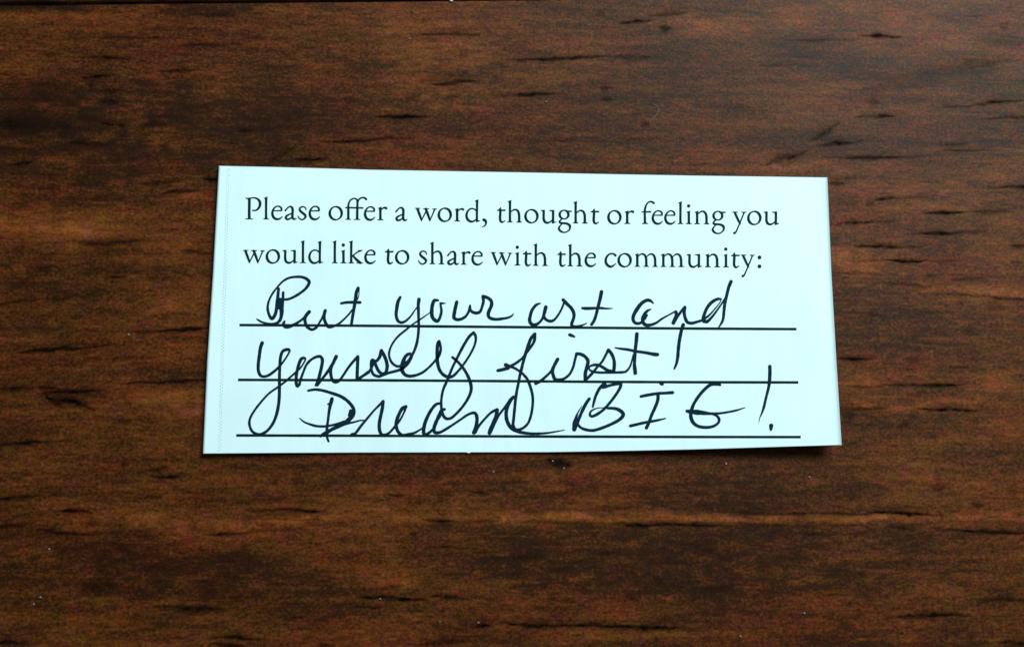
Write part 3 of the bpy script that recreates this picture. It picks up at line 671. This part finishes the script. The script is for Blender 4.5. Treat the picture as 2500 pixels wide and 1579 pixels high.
        [(Hw, '1080 480 46; 960 505 36; 880 530 42; 832 552 20')], [(Hw, '852 490 48; 790 550 44; 730 660 40; 700 760 36; 680 842 26')], [(Hw, '860 490 56; 905 535 22')],
        [(Hw, '1426 680 38; 1520 660 40; 1680 635 40; 1800 628 38; 1915 620 42')], [(Hw, '1690 650 44; 1685 740 44; 1640 860 42; 1590 970 42; 1550 1080 42; 1512 1163 48')], [(Hw, '1262 1135 40; 1350 1115 38; 1480 1085 38; 1620 1060 34; 1720 1040 28; 1803 1021 18')],
        [(I, '750 502 30; 680 490 40; 600 500 44; 520 560 42; 430 660 42; 350 780 42; 310 880 44; 295 980 48; 330 1080 46; 410 1140 42; 520 1158 40; 630 1145 38; 710 1100 36; 735 1040 38; 700 980 36; 640 950 36')],
        [(I, '236 906 42; 300 915 58; 400 925 68; 500 935 52; 600 945 36; 740 940 30; 880 920 28; 1000 895 28; 1080 870 18; 1133 853 12')],
        [(I, '1518 216 46; 1520 300 46; 1515 420 44; 1500 540 38; 1460 700 34; 1425 850 36; 1390 950 22; 1360 1020 11; 1350 1085 6')], [(I, '1540 1132 58; 1535 1188 38')]]),
]
for word, strokes in HAND:
    ink = Ink()
    for st in strokes:
        pts = []
        for (ox, oy, sc), txt in st:
            for q in txt.split(';'):
                x, y, wd = map(float, q.split())
                pts.append((ox + x / sc, oy + y / sc, wd / sc * 1.2))
        ink.stroke(pts, rough=.05)
    ink.build('handwritten_word', PEN, card, 'handwritten word "%s"' % word)

# ------------------------------------------------------------------ dust on the table
m = NT('pale_dust'); m.b.inputs['Base Color'].default_value = (.62, .60, .55, 1); m.b.inputs['Roughness'].default_value = .8
m.link(m.mix(m.noise(4000), (.10, .09, .08, 1), (.30, .29, .27, 1)), m.b.inputs['Base Color'])
DUST = m.m


def speck_mesh(name, px, py, r, label, cat, group=None, mat=None):
    """irregular little grain resting on the wood; r in photograph pixels"""
    c = on_table(np.array(px), np.array(py), 0.0); rr = r * .8 * Z0 / F_PX
    vs, fs2 = [], []
    nlat, nlon = 4, 8
    for i in range(nlat + 1):
        th = math.pi * i / nlat
        for j in range(nlon):
            ph = 2 * math.pi * j / nlon
            k = rr * (1 + random.uniform(-.28, .28))
            vs.append((k * math.sin(th) * math.cos(ph) * 1.1, k * math.sin(th) * math.sin(ph), rr * .6 + rr * .6 * math.cos(th)))
    for i in range(nlat):
        for j in range(nlon):
            fs2.append((i * nlon + j, (i + 1) * nlon + j, (i + 1) * nlon + (j + 1) % nlon, i * nlon + (j + 1) % nlon))
    o = mesh_obj(name, vs, fs2, mat or DUST, smooth=True); o.location = c
    return tag(o, label, cat, group)


m = NT('white_crumb'); m.link(m.mix(m.noise(3000), (.55, .54, .50, 1), (.85, .84, .80, 1)), m.b.inputs['Base Color']); m.b.inputs['Roughness'].default_value = .7
speck_mesh('crumb', 1101, 2.5, 5.6, 'white crumb in the gap between boards at the far edge of the table', 'crumb', mat=m.m)
GRP = 'dust specks on the table'
for px, py, r, lab in (
        (120, 1340, 2.8, 'pale dust speck at the lower left, farthest from the other two there'),
        (99, 1457, 3.0, 'brighter of two close dust specks in the lower left corner'),
        (83, 1474, 2.6, 'dimmer dust speck nearest the lower left corner'),
        (928, 1461, 2.6, 'dust speck sitting in a dark crack below the left half of the card'),
        (1168, 1519, 2.6, 'right one of two dust specks on the black streak near the bottom edge'),
        (1074, 1517, 2.3, 'left one of two dust specks on the black streak near the bottom edge'),
        (1204, 1151, 3.0, 'bright dust speck just below the nick in the card edge'),
        (1349, 1125, 2.6, 'dust speck closest to the card on the dark patch below it'),
        (1376, 1143, 2.8, 'dust speck at the lower right of the dark patch below the card'),
        (1772, 1132, 3.2, 'bright dust speck in the shadow below the right end of the card'),
        (1975, 1164, 3.0, 'dust speck below the lower right corner of the card'),
        (1963, 1496, 3.0, 'dust speck above a black streak in the lower right of the table'),
        (1807, 1552, 2.8, 'tan dust speck near the bottom edge right of the middle'),
        (1333, 249, 2.8, 'dust speck under a black streak above the middle of the card'),
        (1000, 95, 2.4, 'dust speck on the paler wood near the far edge of the table'),
        (315, 817, 3.0, 'dust speck at the tip of a long crack left of the card')):
    speck_mesh('dust_speck', px, py, r, lab, 'dust speck', GRP)

# a short pale fibre
pts = np.array([(1585, 298), (1596, 288), (1604, 278), (1607, 269), (1603, 259), (1592, 252)], float)
c3 = on_table(pts[:, 0], pts[:, 1], 0.00006)
vs, fs2 = [], []
for i, p in enumerate(c3):
    rr = .8 * Z0 / F_PX * (1 if 0 < i < len(c3) - 1 else .4)
    tn = c3[min(i + 1, len(c3) - 1)] - c3[max(i - 1, 0)]; tn /= np.linalg.norm(tn)
    sd = np.array([-tn[1], tn[0], 0])
    for k in range(6):
        a = k * math.pi / 3
        vs.append(p + rr * (math.cos(a) * sd + math.sin(a) * np.array([0, 0, 1])))
for i in range(len(c3) - 1):
    for k in range(6):
        fs2.append((i * 6 + k, i * 6 + (k + 1) % 6, (i + 1) * 6 + (k + 1) % 6, (i + 1) * 6 + k))
m = NT('lint'); m.b.inputs['Base Color'].default_value = (.13, .11, .085, 1); m.b.inputs['Roughness'].default_value = .8
tag(mesh_obj('lint_fibre', vs, fs2, m.m, smooth=True), 'short curled pale fibre on the wood above the right half of the card', 'fibre')
